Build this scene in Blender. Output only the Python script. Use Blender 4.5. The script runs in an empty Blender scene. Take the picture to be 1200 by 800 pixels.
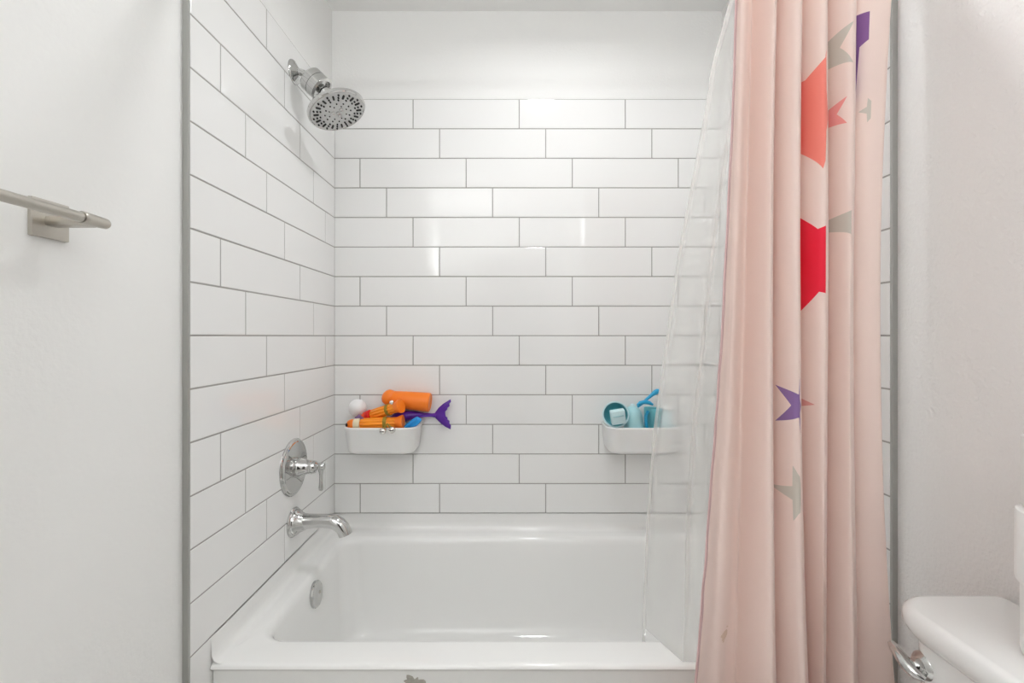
import bpy, bmesh, math, random
from mathutils import Vector, Matrix, noise
random.seed(7)
PI = math.pi
S = bpy.context.scene
COL = S.collection

# ------------------------------------------------------------------ room measures (metres)
F = 543.0                      # focal length in photo pixels, used only to turn measurements into metres
CZ = 1.16                      # eye height
XL, XR, YB = -0.698, 0.824, 1.83        # tile faces of the alcove
PL, PR, PB = -0.713, 0.838, 1.845       # painted wall faces
YE = 1.008                     # front edge of the tiling
CEIL = 2.453
REAR = -1.55
ROW = 34.65 / 296.7            # tile course
TW = 124.4 / 296.7             # tile length
TOP = 2.095                    # top of tiling
RIM = 0.398                    # tub rim
FRONT = 1.0706                 # tub front
def P(px, py, d):
    return Vector(((px - 599) / F * d, d, CZ + (393.5 - py) / F * d))

# ------------------------------------------------------------------ materials
def mat(name, col, rough=0.5, metal=0.0, spec=0.5, coat=0.0, sss=0.0, bump=None, trans=0.0, alpha=1.0):
    m = bpy.data.materials.new(name); m.use_nodes = True
    nt = m.node_tree; b = nt.nodes['Principled BSDF']
    b.inputs['Base Color'].default_value = (*col, 1)
    b.inputs['Roughness'].default_value = rough
    b.inputs['Metallic'].default_value = metal
    b.inputs['Specular IOR Level'].default_value = spec
    b.inputs['Coat Weight'].default_value = coat
    b.inputs['Coat Roughness'].default_value = 0.05
    b.inputs['Transmission Weight'].default_value = trans
    b.inputs['Alpha'].default_value = alpha
    if sss:
        b.inputs['Subsurface Weight'].default_value = sss
        b.inputs['Subsurface Radius'].default_value = (0.01, 0.008, 0.006)
    if bump:
        sc, st, det, dist = bump
        tc = nt.nodes.new('ShaderNodeTexCoord'); n = nt.nodes.new('ShaderNodeTexNoise')
        n.inputs['Scale'].default_value = sc; n.inputs['Detail'].default_value = det
        bp = nt.nodes.new('ShaderNodeBump'); bp.inputs['Strength'].default_value = st
        bp.inputs['Distance'].default_value = dist
        nt.links.new(tc.outputs['Object'], n.inputs['Vector'])
        nt.links.new(n.outputs['Fac'], bp.inputs['Height'])
        nt.links.new(bp.outputs['Normal'], b.inputs['Normal'])
    return m

M = {}
M['paint'] = mat('wall_paint', (0.85, 0.85, 0.835), 0.62, spec=0.3, bump=(110, 0.35, 3, 0.002))
M['paint_rough'] = mat('orange_peel_paint', (0.80, 0.79, 0.78), 0.5, bump=(130, 0.65, 2, 0.0032))
M['ceil'] = mat('ceiling_paint', (0.86, 0.86, 0.85), 0.8, bump=(90, 0.3, 3, 0.002))
M['tile'] = mat('white_glazed_tile', (0.83, 0.83, 0.82), 0.08, spec=0.5, bump=(4, 0.02, 1, 0.002))
M['grout'] = mat('grey_grout', (0.36, 0.35, 0.33), 0.9)
M['trim'] = mat('tile_edge_metal', (0.42, 0.42, 0.40), 0.45, metal=0.6)
M['tub'] = mat('tub_enamel', (0.84, 0.84, 0.825), 0.10, spec=0.5)
M['caulk'] = mat('caulk', (0.6, 0.59, 0.57), 0.6)
M['chrome'] = mat('chrome', (0.60, 0.60, 0.59), 0.05, metal=1.0)
M['nickel'] = mat('brushed_nickel', (0.55, 0.52, 0.47), 0.28, metal=1.0)
M['face'] = mat('shower_face_plastic', (0.66, 0.67, 0.66), 0.4)
M['nozzle'] = mat('nozzle_rubber', (0.02, 0.02, 0.02), 0.5)
M['basket'] = mat('basket_plastic', (0.90, 0.90, 0.89), 0.3, sss=0.1)
M['ceramic'] = mat('toilet_ceramic', (0.84, 0.84, 0.83), 0.08)
M['orange'] = mat('orange_plastic', (0.95, 0.22, 0.012), 0.35)
M['orange_y'] = mat('amber_orange_plastic', (0.98, 0.31, 0.015), 0.35)
M['red_orange'] = mat('red_orange_plastic', (0.93, 0.10, 0.015), 0.35)
M['cream'] = mat('cream_plastic', (0.78, 0.68, 0.48), 0.4)
M['olive'] = mat('olive_strap', (0.32, 0.22, 0.02), 0.6)
M['brass'] = mat('bell_metal', (0.8, 0.78, 0.74), 0.12, metal=1.0)
M['purple'] = mat('purple_plastic', (0.09, 0.012, 0.30), 0.35)
M['mauve'] = mat('mauve_plastic', (0.16, 0.09, 0.22), 0.45)
M['blue'] = mat('blue_plastic', (0.01, 0.30, 0.75), 0.35)
M['red'] = mat('red_plastic', (0.70, 0.015, 0.012), 0.4)
M['whiteplastic'] = mat('white_plastic', (0.85, 0.85, 0.85), 0.35)
M['black'] = mat('black_plastic', (0.02, 0.015, 0.02), 0.4)
M['teal'] = mat('pale_teal_plastic', (0.40, 0.68, 0.72), 0.35, sss=0.1)
M['teal_d'] = mat('teal_plastic', (0.13, 0.46, 0.52), 0.4)
M['teal_l'] = mat('ice_blue_plastic', (0.60, 0.80, 0.84), 0.4, sss=0.1)
M['cyan'] = mat('cyan_plastic', (0.01, 0.33, 0.58), 0.35)
M['paper'] = mat('tissue_paper', (0.86, 0.86, 0.85), 0.95, bump=(60, 0.2, 2, 0.001))
M['card'] = mat('cardboard', (0.45, 0.36, 0.26), 0.9)
M['chip'] = mat('chipped_enamel', (0.40, 0.38, 0.34), 0.8, bump=(120, 0.9, 4, 0.004))
M['floor'] = mat('floor_vinyl', (0.62, 0.60, 0.57), 0.5)
def glow(name, col, s):
    m = bpy.data.materials.new(name); m.use_nodes = True
    nt = m.node_tree; nt.nodes.clear()
    e = nt.nodes.new('ShaderNodeEmission'); o = nt.nodes.new('ShaderNodeOutputMaterial')
    e.inputs[0].default_value = (*col, 1); e.inputs[1].default_value = s
    nt.links.new(e.outputs[0], o.inputs[0]); return m
M['lamp'] = glow('lamp_glass_lit', (0.95, 0.965, 0.985), 9)

# ------------------------------------------------------------------ helpers
def obj(name, bm, m, parent=None, smooth=40, mats=None):
    me = bpy.data.meshes.new(name)
    bmesh.ops.recalc_face_normals(bm, faces=bm.faces[:])
    bm.to_mesh(me); bm.free()
    for x in ([m] if m else []) + list(mats or []): me.materials.append(x)
    if smooth is not None:
        for p in me.polygons: p.use_smooth = True
        me.set_sharp_from_angle(angle=math.radians(smooth))
    o = bpy.data.objects.new(name, me); COL.objects.link(o)
    if parent: put(o, parent)
    return o
def put(o, parent):
    # geometry is written in room coordinates; keep it there
    bpy.context.view_layer.update()
    o.parent = parent
    o.matrix_parent_inverse = parent.matrix_world.inverted()
def tag(o, label=None, cat=None, group=None, kind=None):
    if label: o['label'] = label
    if cat: o['category'] = cat
    if group: o['group'] = group
    if kind: o['kind'] = kind
    return o
def thing(name, loc, label, cat, group=None):
    o = bpy.data.objects.new(name, None); COL.objects.link(o); o.location = loc
    o.empty_display_size = 0.05
    bpy.context.view_layer.update()
    return tag(o, label, cat, group)
def struct(name, bm, m, parent=None, smooth=None):
    o = obj(name, bm, m, parent, smooth)
    if not parent: o['kind'] = 'structure'
    return o
def box(bm, a, b, bevel=0, seg=2):
    r = bmesh.ops.create_cube(bm, size=1.0); vs = r['verts']
    for v in vs:
        v.co = Vector([a[i] + (v.co[i] + 0.5) * (b[i] - a[i]) for i in range(3)])
    if bevel:
        es = list({e for v in vs for e in v.link_edges})
        bmesh.ops.bevel(bm, geom=es, offset=bevel, segments=seg, profile=0.5, affect='EDGES')
def frame(d):
    d = Vector(d).normalized()
    a = Vector((0, 0, 1)) if abs(d.z) < 0.9 else Vector((0, 1, 0))
    u = d.cross(a).normalized(); w = d.cross(u).normalized()
    return d, u, w
def rings(bm, loops, cap0=True, cap1=True, closed=True):
    vv = [[bm.verts.new(p) for p in L] for L in loops]
    n = len(vv[0])
    for a, b in zip(vv, vv[1:]):
        for i in range(n if closed else n - 1):
            j = (i + 1) % n
            try: bm.faces.new((a[i], a[j], b[j], b[i]))
            except ValueError: pass
    if cap0: bm.faces.new(vv[0][::-1])
    if cap1: bm.faces.new(vv[-1])
    return vv
def lathe(bm, o, d, prof, n=40, cap0=True, cap1=True, rib=None):
    """prof: list of (distance along d, radius); rib=(count, depth) flutes the surface"""
    d, u, w = frame(d); o = Vector(o); L = []
    for (t, r) in prof:
        ring = []
        for i in range(n):
            a = 2 * PI * i / n
            rr = r * (1 - rib[1] * (0.5 - 0.5 * math.cos(a * rib[0]))) if rib else r
            ring.append(o + d * t + (u * math.cos(a) + w * math.sin(a)) * rr)
        L.append(ring)
    rings(bm, L, cap0, cap1)
def tube(bm, pts, rad, n=16, flat=1.0, up=(0, 0, 1)):
    pts = [Vector(p) for p in pts]
    if not hasattr(rad, '__len__'): rad = [rad] * len(pts)
    L = []; prev = None
    for i, p in enumerate(pts):
        t = (pts[min(i + 1, len(pts) - 1)] - pts[max(i - 1, 0)]).normalized()
        if prev is None:
            a = Vector(up)
            if abs(a.dot(t)) > 0.95: a = Vector((0, 1, 0))
            prev = (a - t * a.dot(t)).normalized()
        else:
            prev = (prev - t * prev.dot(t)).normalized()
        w = t.cross(prev)
        L.append([p + prev * math.cos(2 * PI * k / n) * rad[i] * flat + w * math.sin(2 * PI * k / n) * rad[i] for k in range(n)])
    rings(bm, L)
def bez(a, b, c, d, n=12):
    a, b, c, d = map(Vector, (a, b, c, d)); r = []
    for i in range(n + 1):
        t = i / n
        r.append(a * (1 - t) ** 3 + b * 3 * t * (1 - t) ** 2 + c * 3 * t * t * (1 - t) + d * t ** 3)
    return r
def ball(bm, c, r, n=24, sc=(1, 1, 1)):
    res = bmesh.ops.create_uvsphere(bm, u_segments=n, v_segments=max(8, n // 2), radius=1)
    for v in res['verts']:
        v.co = Vector((v.co.x * r * sc[0], v.co.y * r * sc[1], v.co.z * r * sc[2])) + Vector(c)
def rrect(x0, x1, y0, y1, r, z, k=8):
    """rounded rectangle loop; r a radius or four (front-left, front-right, back-right, back-left)"""
    if not hasattr(r, '__len__'): r = (r,) * 4
    pts = []
    for (cx, cy, a0, rr, sx, sy) in ((x0, y0, PI, r[0], 1, 1), (x1, y0, 1.5 * PI, r[1], -1, 1), (x1, y1, 0, r[2], -1, -1), (x0, y1, 0.5 * PI, r[3], 1, -1)):
        for i in range(k + 1):
            a = a0 + (PI / 2) * i / k
            pts.append(Vector((cx + sx * rr + rr * math.cos(a), cy + sy * rr + rr * math.sin(a), z)))
    return pts

# ------------------------------------------------------------------ the room
def wall_box(name, a, b, m):
    bm = bmesh.new(); box(bm, a, b); return struct(name, bm, m)
wl = wall_box('wall_left', (PL - 0.1, REAR, 0), (PL, PB, CEIL), M['paint'])
wr = wall_box('wall_right', (PR, REAR, 0), (PR + 0.1, PB, CEIL), M['paint_rough'])
wb = wall_box('wall_back', (PL - 0.1, PB, 0), (PR + 0.1, PB + 0.1, CEIL), M['paint'])
wall_box('floor', (PL - 0.1, REAR - 0.1, -0.1), (PR + 0.1, PB + 0.1, 0), M['floor'])
wall_box('ceiling', (PL - 0.1, REAR - 0.1, CEIL), (PR + 0.1, PB + 0.1, CEIL + 0.1), M['ceil'])
wall_box('wall_front', (PL - 0.1, REAR - 0.1, 0), (PR + 0.1, REAR, CEIL), M['paint'])

M['door'] = mat('added_door_dark', (0.035, 0.025, 0.02), 0.4)  # unseen door, added so the chrome has something dark to reflect
bm = bmesh.new(); box(bm, (-0.36, REAR + 0.001, 0.005), (0.42, REAR + 0.03, 2.03), 0.003)
for z0, z1 in ((0.15, 0.95), (1.10, 1.90)):
    box(bm, (-0.24, REAR + 0.028, z0), (0.30, REAR + 0.036, z1), 0.006)
dr = struct('added_door_1', bm, M['door'])
bm = bmesh.new(); lathe(bm, (-0.29, REAR + 0.028, 1.0), (0, 1, 0), [(0, 0.027), (0.006, 0.027), (0.008, 0.010), (0.035, 0.010), (0.042, 0.026), (0.058, 0.026), (0.064, 0.012)], 28)
obj('added_door_handle', bm, M['nickel'], dr, 40)

# tiling: every course of glazed tiles with rounded edges over a grout bed
def tile_panel(parent, origin, du, dn, spans, joint_of, t=0.015, flip=False):
    """origin: point on the painted face at z=0; du: direction along the wall; dn: out of the wall
    spans: list of (z0, z1, u0, u1, row)"""
    origin, du, dn = Vector(origin), Vector(du), Vector(dn); up = Vector((0, 0, 1))
    bt = bmesh.new(); bg = bmesh.new()
    g = 0.0017
    def pt(u, z, n): return origin + du * u + up * z + dn * n
    for (z0, z1, u0, u1, row) in spans:
        vs = [bg.verts.new(pt(u, z, n)) for n in (0, t - 0.0012) for (u, z) in ((u0, z0), (u1, z0), (u1, z1), (u0, z1))]
        for f in ((4, 5, 6, 7), (0, 1, 5, 4), (1, 2, 6, 5), (2, 3, 7, 6), (3, 0, 4, 7)): bg.faces.new([vs[i] for i in f])
        cuts = [u0] + [j for j in joint_of(row) if u0 + 0.012 < j < u1 - 0.012] + [u1]
        for a, b in zip(cuts, cuts[1:]):
            a_, b_ = a + (g if a != u0 else 0.0008), b - (g if b != u1 else 0.0008)
            z0_, z1_ = z0 + g, z1 - g
            e = 0.0014
            tl = [random.uniform(-0.0003, 0.0003) for _ in range(3)]
            def off(i): return (tl[0], tl[0] + tl[1], tl[0] + tl[1] + tl[2], tl[0] + tl[2])[i] * 0.7
            L = []
            for (ins, n, k) in ((0, 0, 0), (0, t - e, 1), (e * 0.3, t - e * 0.3, 1), (e, t, 1)):
                L.append([pt(u, z, n + off(i) * k) for i, (u, z) in enumerate(((a_ + ins, z0_ + ins), (b_ - ins, z0_ + ins), (b_ - ins, z1_ - ins), (a_ + ins, z1_ - ins)))])
            rings(bt, L, cap0=False)
    o1 = obj('tile_field', bt, M['tile'], parent, smooth=None)
    o2 = obj('grout_bed', bg, M['grout'], parent, smooth=None)
    return o1, o2
NR = 14
BOT = TOP - NR * ROW
rows = [(TOP - (r + 1) * ROW, TOP - r * ROW, r) for r in range(NR)]
def back_joints(r):
    x0 = (484 - 599) / 296.7 + (r % 4) * TW / 4
    js = [x0 + k * TW for k in range(-4, 5)]
    if r == 13: js.append((422 - 599) / 296.7)
    return sorted(js)
tile_panel(wb, (0, PB, 0), (1, 0, 0), (0, -1, 0), [(a, b, XL, XR, r) for a, b, r in rows], back_joints)
def side_joints(r):
    y0 = 1.114 + ((r - 6) % 4) * TW / 4
    return [y0 + k * TW for k in range(-4, 5)]
side = [(a, b, YE, PB, r) for a, b, r in rows]
for k in range(4):                     # the narrow leg of tiles in front of the tub
    side.append((max(0.0, BOT - (k + 1) * ROW), BOT - k * ROW, YE, FRONT + 0.03, 14 + k))
tile_panel(wl, (PL, 0, 0), (0, 1, 0), (1, 0, 0), side, side_joints)
tile_panel(wr, (PR, 0, 0), (0, 1, 0), (-1, 0, 0), side, side_joints, t=PR - XR)
for i, (a, b) in enumerate(((PL, XL - 0.0005), (XR + 0.0005, PR))):
    bm = bmesh.new()
    box(bm, (a, YE - 0.0035, 0), (b, YE - 0.0001, TOP + 0.001))
    box(bm, ((b - 0.003) if i == 0 else a, YE - 0.006, 0), (b if i == 0 else a + 0.003, YE - 0.0035, TOP + 0.001))
    struct('trim_%d' % (i + 1), bm, M['trim'])

# ------------------------------------------------------------------ bathtub
tub = thing('bathtub', (0.06, 1.45, 0), 'white alcove bathtub with a wide front rim between the tiled walls', 'bathtub')
bm = bmesh.new()
x0, x1, yb = XL + 0.001, XR - 0.001, YB - 0.001
L = []
for (f, z) in ((0.010, 0.0), (0.010, 0.376), (0.0095, 0.380), (0.006, 0.3835), (0.002, 0.3865), (0.0, 0.3895), (0.001, 0.3925), (0.004, 0.3958), (0.009, 0.3975), (0.016, RIM)):
    L.append(rrect(x0, x1, FRONT + f, yb, 0.004, z))
IX0, IX1, IY0, IY1 = -0.648, 0.745, 1.152, 1.766
def basin(t0, t1, t2, t3, r, z): return rrect(IX0 + t0, IX1 - t1, IY0 + t2, IY1 - t3, r, z)
for (i, z, r) in ((0.0, RIM, 0.075), (0.006, 0.3965, 0.075), (0.012, 0.392, 0.074), (0.017, 0.384, 0.073), (0.020, 0.372, 0.072)):
    L.append(basin(i, i, i, i, r, z))
for (a, b, c, d, r, z) in ((0.026, 0.05, 0.026, 0.027, 0.074, 0.32), (0.034, 0.10, 0.034, 0.038, 0.08, 0.22), (0.044, 0.155, 0.044, 0.050, 0.085, 0.125),
                           (0.054, 0.185, 0.054, 0.061, 0.085, 0.088), (0.070, 0.215, 0.070, 0.078, 0.08, 0.067), (0.10, 0.25, 0.10, 0.108, 0.07, 0.056), (0.16, 0.33, 0.16, 0.17, 0.05, 0.052), (0.24, 0.45, 0.24, 0.25, 0.03, 0.050)):
    L.append(basin(a, b, c, d, r, z))
rings(bm, L, cap0=False)
obj('tub_shell', bm, M['tub'], tub, smooth=50)
# cove that climbs from the rim to the tiles on three sides
bm = bmesh.new()
prof = [(0.0, BOT - 0.0005), (0.0003, RIM + 0.030), (0.002, RIM + 0.016), (0.007, RIM + 0.006), (0.014, RIM + 0.0015), (0.024, RIM + 0.0004)]
L = []
for (o_, z) in prof:
    o_ += 0.001
    pts = [Vector((XL + o_, FRONT + 0.006, z))]
    R = 0.02
    for i in range(9):
        a = PI - PI / 2 * i / 8
        pts.append(Vector((XL + o_ + R + R * math.cos(a), YB - o_ - R + R * math.sin(a), z)))
    for i in range(9):
        a = PI / 2 - PI / 2 * i / 8
        pts.append(Vector((XR - o_ - R + R * math.cos(a), YB - o_ - R + R * math.sin(a), z)))
    pts.append(Vector((XR - o_, FRONT + 0.006, z)))
    L.append(pts)
rings(bm, L, False, False, closed=False)
obj('wall_cove', bm, M['tub'], tub, smooth=60)
# overflow plate on the drain end
bm = bmesh.new()
oc = Vector((IX0 + 0.0235, 1.475, 0.338)); od = Vector((1, 0, 0.1))
lathe(bm, oc - Vector((0.004, 0, 0)), od, [(0, 0.040), (0.010, 0.040), (0.013, 0.038), (0.0145, 0.034), (0.0135, 0.031), (0.0145, 0.014), (0.0155, 0.0)], n=48)
op = obj('overflow_plate', bm, M['chrome'], tub, smooth=30); op['label'] = 'round chrome overflow plate'
bm = bmesh.new(); lathe(bm, oc + od.normalized() * 0.0095 + Vector((0, 0.012, 0)), od, [(0, 0.005), (0.003, 0.005), (0.004, 0.003)], n=16)
obj('screw', bm, M['nickel'], op)
# patch of chipped enamel on the apron
bm = bmesh.new()
cc = P(485, 801, FRONT + 0.0095); n = 40; L = []
shape = [0.021 * (1 + 0.28 * math.sin(3 * a + 1) + 0.16 * math.sin(7 * a) + 0.1 * math.sin(11 * a + 2)) for a in [2 * PI * i / n for i in range(n)]]
for (s, dy) in ((1.0, 0.0006), (0.93, -0.0010), (0.7, -0.0014), (0.35, -0.0010), (0.05, -0.0016)):
    L.append([cc + Vector((math.cos(2 * PI * i / n) * shape[i] * s, dy + 0.0004 * random.uniform(-1, 1), math.sin(2 * PI * i / n) * shape[i] * 0.85 * s)) for i in range(n)])
rings(bm, L, False, True)
obj('enamel_chip', bm, M['chip'], tub)['label'] = 'grey chipped patch in the enamel'

# ------------------------------------------------------------------ shower head
YP = 1.485
sh = thing('showerhead', (XL, YP, 2.0), 'round chrome shower head with black nozzles on the left tiled wall', 'shower head')
bm = bmesh.new()
c0 = Vector((XL, YP, 2.005))
lathe(bm, c0 + Vector((-0.001, 0, 0)), (1, 0, 0), [(0, 0.037), (0.004, 0.037), (0.007, 0.035), (0.009, 0.030), (0.012, 0.024), (0.018, 0.016), (0.020, 0.012)], n=40)
obj('wall_flange', bm, M['chrome'], sh, 35)
ax = Vector((0.72, 0.0, -0.69)).normalized()
q0 = P(362, 90.5, YP); q0.y = YP            # start of the filter housing
bm = bmesh.new()
tube(bm, bez(c0, c0 + Vector((0.02, 0, 0.0)), q0 - ax * 0.03, q0 + ax * 0.005, 10), 0.011, 20)
obj('shower_arm', bm, M['chrome'], sh, 40)
bm = bmesh.new()
lathe(bm, q0, ax, [(0, 0.014), (0.002, 0.030), (0.005, 0.038), (0.009, 0.0405), (0.030, 0.0405), (0.0305, 0.039), (0.033, 0.039), (0.0335, 0.0405), (0.058, 0.0405), (0.061, 0.0365), (0.0625, 0.033), (0.058, 0.030), (0.050, 0.029), (0.050, 0.0)], n=48)
obj('filter_housing', bm, M['chrome'], sh, 30)
hn = Vector((0.40, -0.10, -0.91)).normalized()      # where the spray face looks
hc = P(395.5, 131, YP - 0.005)                      # centre of the spray face
bc = q0 + ax * 0.062
bm = bmesh.new()
lathe(bm, q0 + ax * 0.048, ax, [(0, 0.016), (0.012, 0.016), (0.014, 0.013), (0.020, 0.013)], n=28)
ball(bm, bc + ax * 0.008, 0.019, 28)
obj('ball_joint', bm, M['chrome'], sh, 40)
bm = bmesh.new()
lathe(bm, hc - hn * 0.052, hn, [(0, 0.010), (0.004, 0.020), (0.012, 0.022), (0.020, 0.024), (0.026, 0.034), (0.031, 0.058), (0.035, 0.080), (0.039, 0.0895), (0.043, 0.092), (0.050, 0.0915), (0.053, 0.089), (0.0535, 0.086), (0.0520, 0.0845), (0.0515, 0.0)], n=72)
obj('head_shell', bm, M['chrome'], sh, 30)
bm = bmesh.new()
lathe(bm, hc - hn * 0.0015, hn, [(0, 0.0842), (0.0022, 0.0842), (0.003, 0.083), (0.0035, 0.050), (0.0045, 0.047), (0.005, 0.0)], n=64)
fp = obj('face_plate', bm, M['face'], sh, 30)
bm = bmesh.new()
d_, u_, w_ = frame(hn)
def noz(r, a, rad, h=0.0052, rad2=None):
    c = hc + (u_ * math.cos(a) + w_ * math.sin(a)) * r
    lathe(bm, c, hn, [(0, rad), (h, rad), (h + 0.0012, rad * 0.6)], n=10)
def slot(r0, r1, a, wd):
    er = u_ * math.cos(a) + w_ * math.sin(a); et = hn.cross(er)
    L = []
    for h in (0.0, 0.0045):
        ring = []
        for i in range(12):
            t = 2 * PI * i / 12; s = math.sin(t)
            rr = (r1 if s > 0 else r0) + s * wd
            ring.append(hc + er * rr + et * math.cos(t) * wd + hn * h)
        L.append(ring)
    rings(bm, L)
for k in range(14):
    a = 2 * PI * k / 14
    slot(0.062, 0.073, a, 0.0030)
    b = a + PI / 14
    noz(0.077, b, 0.0030); noz(0.066, b, 0.0028); noz(0.056, b, 0.0026)
for k in range(12): noz(0.041, 2 * PI * k / 12 + .2, 0.0024)
for k in range(8): noz(0.029, 2 * PI * k / 8, 0.0020)
obj('spray_nozzles', bm, M['nozzle'], sh, 30)['label'] = 'black rubber spray nozzles'
bm = bmesh.new()
for (r, a) in ((0.0, 0), (0.016, 0.5), (0.016, 2.6), (0.016, 4.7)):
    c = hc + (u_ * math.cos(a) + w_ * math.sin(a)) * r
    lathe(bm, c, hn, [(0, 0.0065), (0.0055, 0.0065), (0.0065, 0.005), (0.006, 0.0035), (0.0055, 0.0)], n=18)
obj('center_jet', bm, M['chrome'], sh, 30)

# ------------------------------------------------------------------ mixing valve
vc = P(343.5, 547, YP); vc.x = XL; vc.y = YP
va = thing('shower_valve', vc, 'round chrome shower valve plate with a lever handle above the spout', 'faucet')
bm = bmesh.new()
lathe(bm, vc - Vector((0.001, 0, 0)), (1, 0, 0), [(0, 0.091), (0.004, 0.0905), (0.0065, 0.088), (0.0065, 0.083), (0.009, 0.081), (0.0105, 0.077), (0.011, 0.070), (0.0115, 0.045), (0.013, 0.034), (0.013, 0.0)], n=72)
obj('escutcheon', bm, M['chrome'], va, 25)
bm = bmesh.new()
lathe(bm, vc, (1, 0, 0), [(0.010, 0.029), (0.014, 0.031), (0.020, 0.032), (0.028, 0.030), (0.038, 0.0245), (0.050, 0.021), (0.054, 0.0205), (0.055, 0.0225), (0.058, 0.0225), (0.059, 0.0205), (0.068, 0.0195), (0.072, 0.018), (0.074, 0.013), (0.080, 0.008)], n=44)
obj('bonnet', bm, M['chrome'], va, 30)
bm = bmesh.new()
lathe(bm, vc + Vector((0.078, 0, 0.002)), (1, 0, 0), [(0, 0.006), (0.001, 0.010), (0.004, 0.012), (0.018, 0.012), (0.021, 0.010), (0.022, 0.006)], n=28)
hp = vc + Vector((0.089, 0, 0))
lathe(bm, hp + Vector((0, 0, -0.006)), (0, 0, -1), [(0, 0.0095), (0.012, 0.0070), (0.020, 0.0055), (0.040, 0.0058), (0.058, 0.0072), (0.064, 0.0078), (0.068, 0.0066), (0.070, 0.003)], n=24)
obj('lever_handle', bm, M['chrome'], va, 35)

# ------------------------------------------------------------------ tub spout
sc = P(345, 611.5, YP); sc.x = XL; sc.y = YP
sp = thing('tub_spout', sc, 'chrome bath spout curving down over the left end of the tub', 'faucet')
bm = bmesh.new()
lathe(bm, sc - Vector((0.001, 0, 0)), (1, 0, 0), [(0, 0.046), (0.004, 0.0465), (0.008, 0.044), (0.010, 0.041), (0.015, 0.040), (0.019, 0.037), (0.023, 0.033), (0.027, 0.031), (0.034, 0.0275), (0.042, 0.024), (0.046, 0.021)], n=48)
obj('base_flange', bm, M['chrome'], sp, 30)
bm = bmesh.new()
path = [sc + Vector((x, 0, z)) for x, z in ((0.030, 0.002), (0.050, 0.003), (0.075, 0.004), (0.100, 0.004), (0.118, 0.003), (0.134, -0.001), (0.147, -0.008), (0.157, -0.018), (0.163, -0.028), (0.167, -0.040))]
tube(bm, path, [0.026, 0.0228, 0.0215, 0.0215, 0.022, 0.0225, 0.0225, 0.022, 0.0215, 0.021], 36)
obj('spout_body', bm, M['chrome'], sp, 40)
bm = bmesh.new()
dd = (path[-1] - path[-2]).normalized()
lathe(bm, path[-1] - dd * 0.003, dd, [(0, 0.017), (0.0036, 0.017), (0.0036, 0.001)], n=24)
obj('spout_outlet', bm, M['nozzle'], sp, 40)['label'] = 'dark outlet opening'

# ------------------------------------------------------------------ towel bar
tz, tx = 1.338, -0.645
tb = thing('towel_bar', (PL, 0.45, tz), 'brushed nickel towel bar on the left painted wall', 'towel bar')
bm = bmesh.new()
lathe(bm, (tx, 0.105, tz), (0, 1, 0), [(0, 0.0078), (0.588, 0.0078)], n=28)
obj('bar', bm, M['nickel'], tb, 40)
for s, y in ((1, 0.712), (-1, 0.118)):
    bm = bmesh.new()
    box(bm, (PL - 0.001, y - 0.029, tz - 0.029), (PL + 0.007, y + 0.029, tz + 0.029), 0.0015)
    obj('mounting_plate', bm, M['nickel'], tb, 30)
    bm = bmesh.new()
    box(bm, (PL + 0.006, y - 0.011, tz - 0.010), (tx + 0.001, y + 0.011, tz + 0.004), 0.0025)
    obj('post', bm, M['nickel'], tb, 30)
    bm = bmesh.new()
    e = y - s * 0.019
    lathe(bm, (tx, e, tz), (0, s, 0), [(0, 0.0068), (0.0012, 0.0068), (0.0016, 0.0092), (0.003, 0.0098), (0.012, 0.0098), (0.020, 0.0094), (0.036, 0.0088), (0.044, 0.0082), (0.047, 0.0065), (0.048, 0.002)], n=28)
    obj('end_cap', bm, M['nickel'], tb, 30)

# ------------------------------------------------------------------ wall baskets
def basket(cx, label):
    t = thing('shower_basket', (cx, 1.765, 0.722), label, 'basket', 'white plastic baskets stuck to the back wall')
    bm = bmesh.new()
    yf, ybk, zt, zb, hw = 1.700, YB - 0.002, 0.822, 0.722, 0.137
    L = []
    def lp(ins, fr, z, r=0.042): return rrect(cx - hw + ins, cx + hw - ins, yf + fr, ybk - 0.3 * min(ins, 0.02), (r, r, 0.006, 0.006), z)
    L.append(lp(0.050, 0.040, zb + 0.001, 0.02))
    L.append(lp(0.022, 0.020, zb, 0.035))
    L.append(lp(0.014, 0.012, zb + 0.005)); L.append(lp(0.010, 0.008, zb + 0.014))
    L.append(lp(0.003, 0.002, zt - 0.012)); L.append(lp(0.000, 0.000, zt - 0.008)); L.append(lp(-0.001, -0.001, zt - 0.003)); L.append(lp(0.0005, 0.0005, zt))
    L.append(lp(0.004, 0.004, zt)); L.append(lp(0.0055, 0.0055, zt - 0.004)); L.append(lp(0.012, 0.011, zb + 0.014)); L.append(lp(0.018, 0.017, zb + 0.005)); L.append(lp(0.05, 0.05, zb + 0.004, 0.02))
    rings(bm, L)
    obj('basket_body', bm, M['basket'], t, 45)
    bm = bmesh.new()
    box(bm, (cx - 0.10, ybk - 0.006, zt - 0.02), (cx + 0.10, ybk + 0.0015, zt + 0.006), 0.002)
    obj('mounting_strip', bm, M['basket'], t, 30)
    return t
basket(-0.487, 'white plastic shower basket of orange and purple toys on the back wall')
basket(0.492, 'white plastic shower basket of teal toys, partly behind the clear liner')

def line(a, b): return (Vector(b) - Vector(a)).normalized(), (Vector(b) - Vector(a)).length
# -- white ball
t = thing('toy_ball', P(420, 486, 1.79), 'white toy ball at the back left of the orange toys', 'toy')
bm = bmesh.new(); ball(bm, P(419, 478, 1.79), 0.034, 32)
obj('ball_body', bm, M['whiteplastic'], t, 60)
bm = bmesh.new(); lathe(bm, P(414, 473.5, 1.78), (-0.6, 0, 0.5), [(0, 0.009), (0.007, 0.008), (0.010, 0.005)], 16)
obj('valve_knob', bm, M['whiteplastic'], t, 50)
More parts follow.
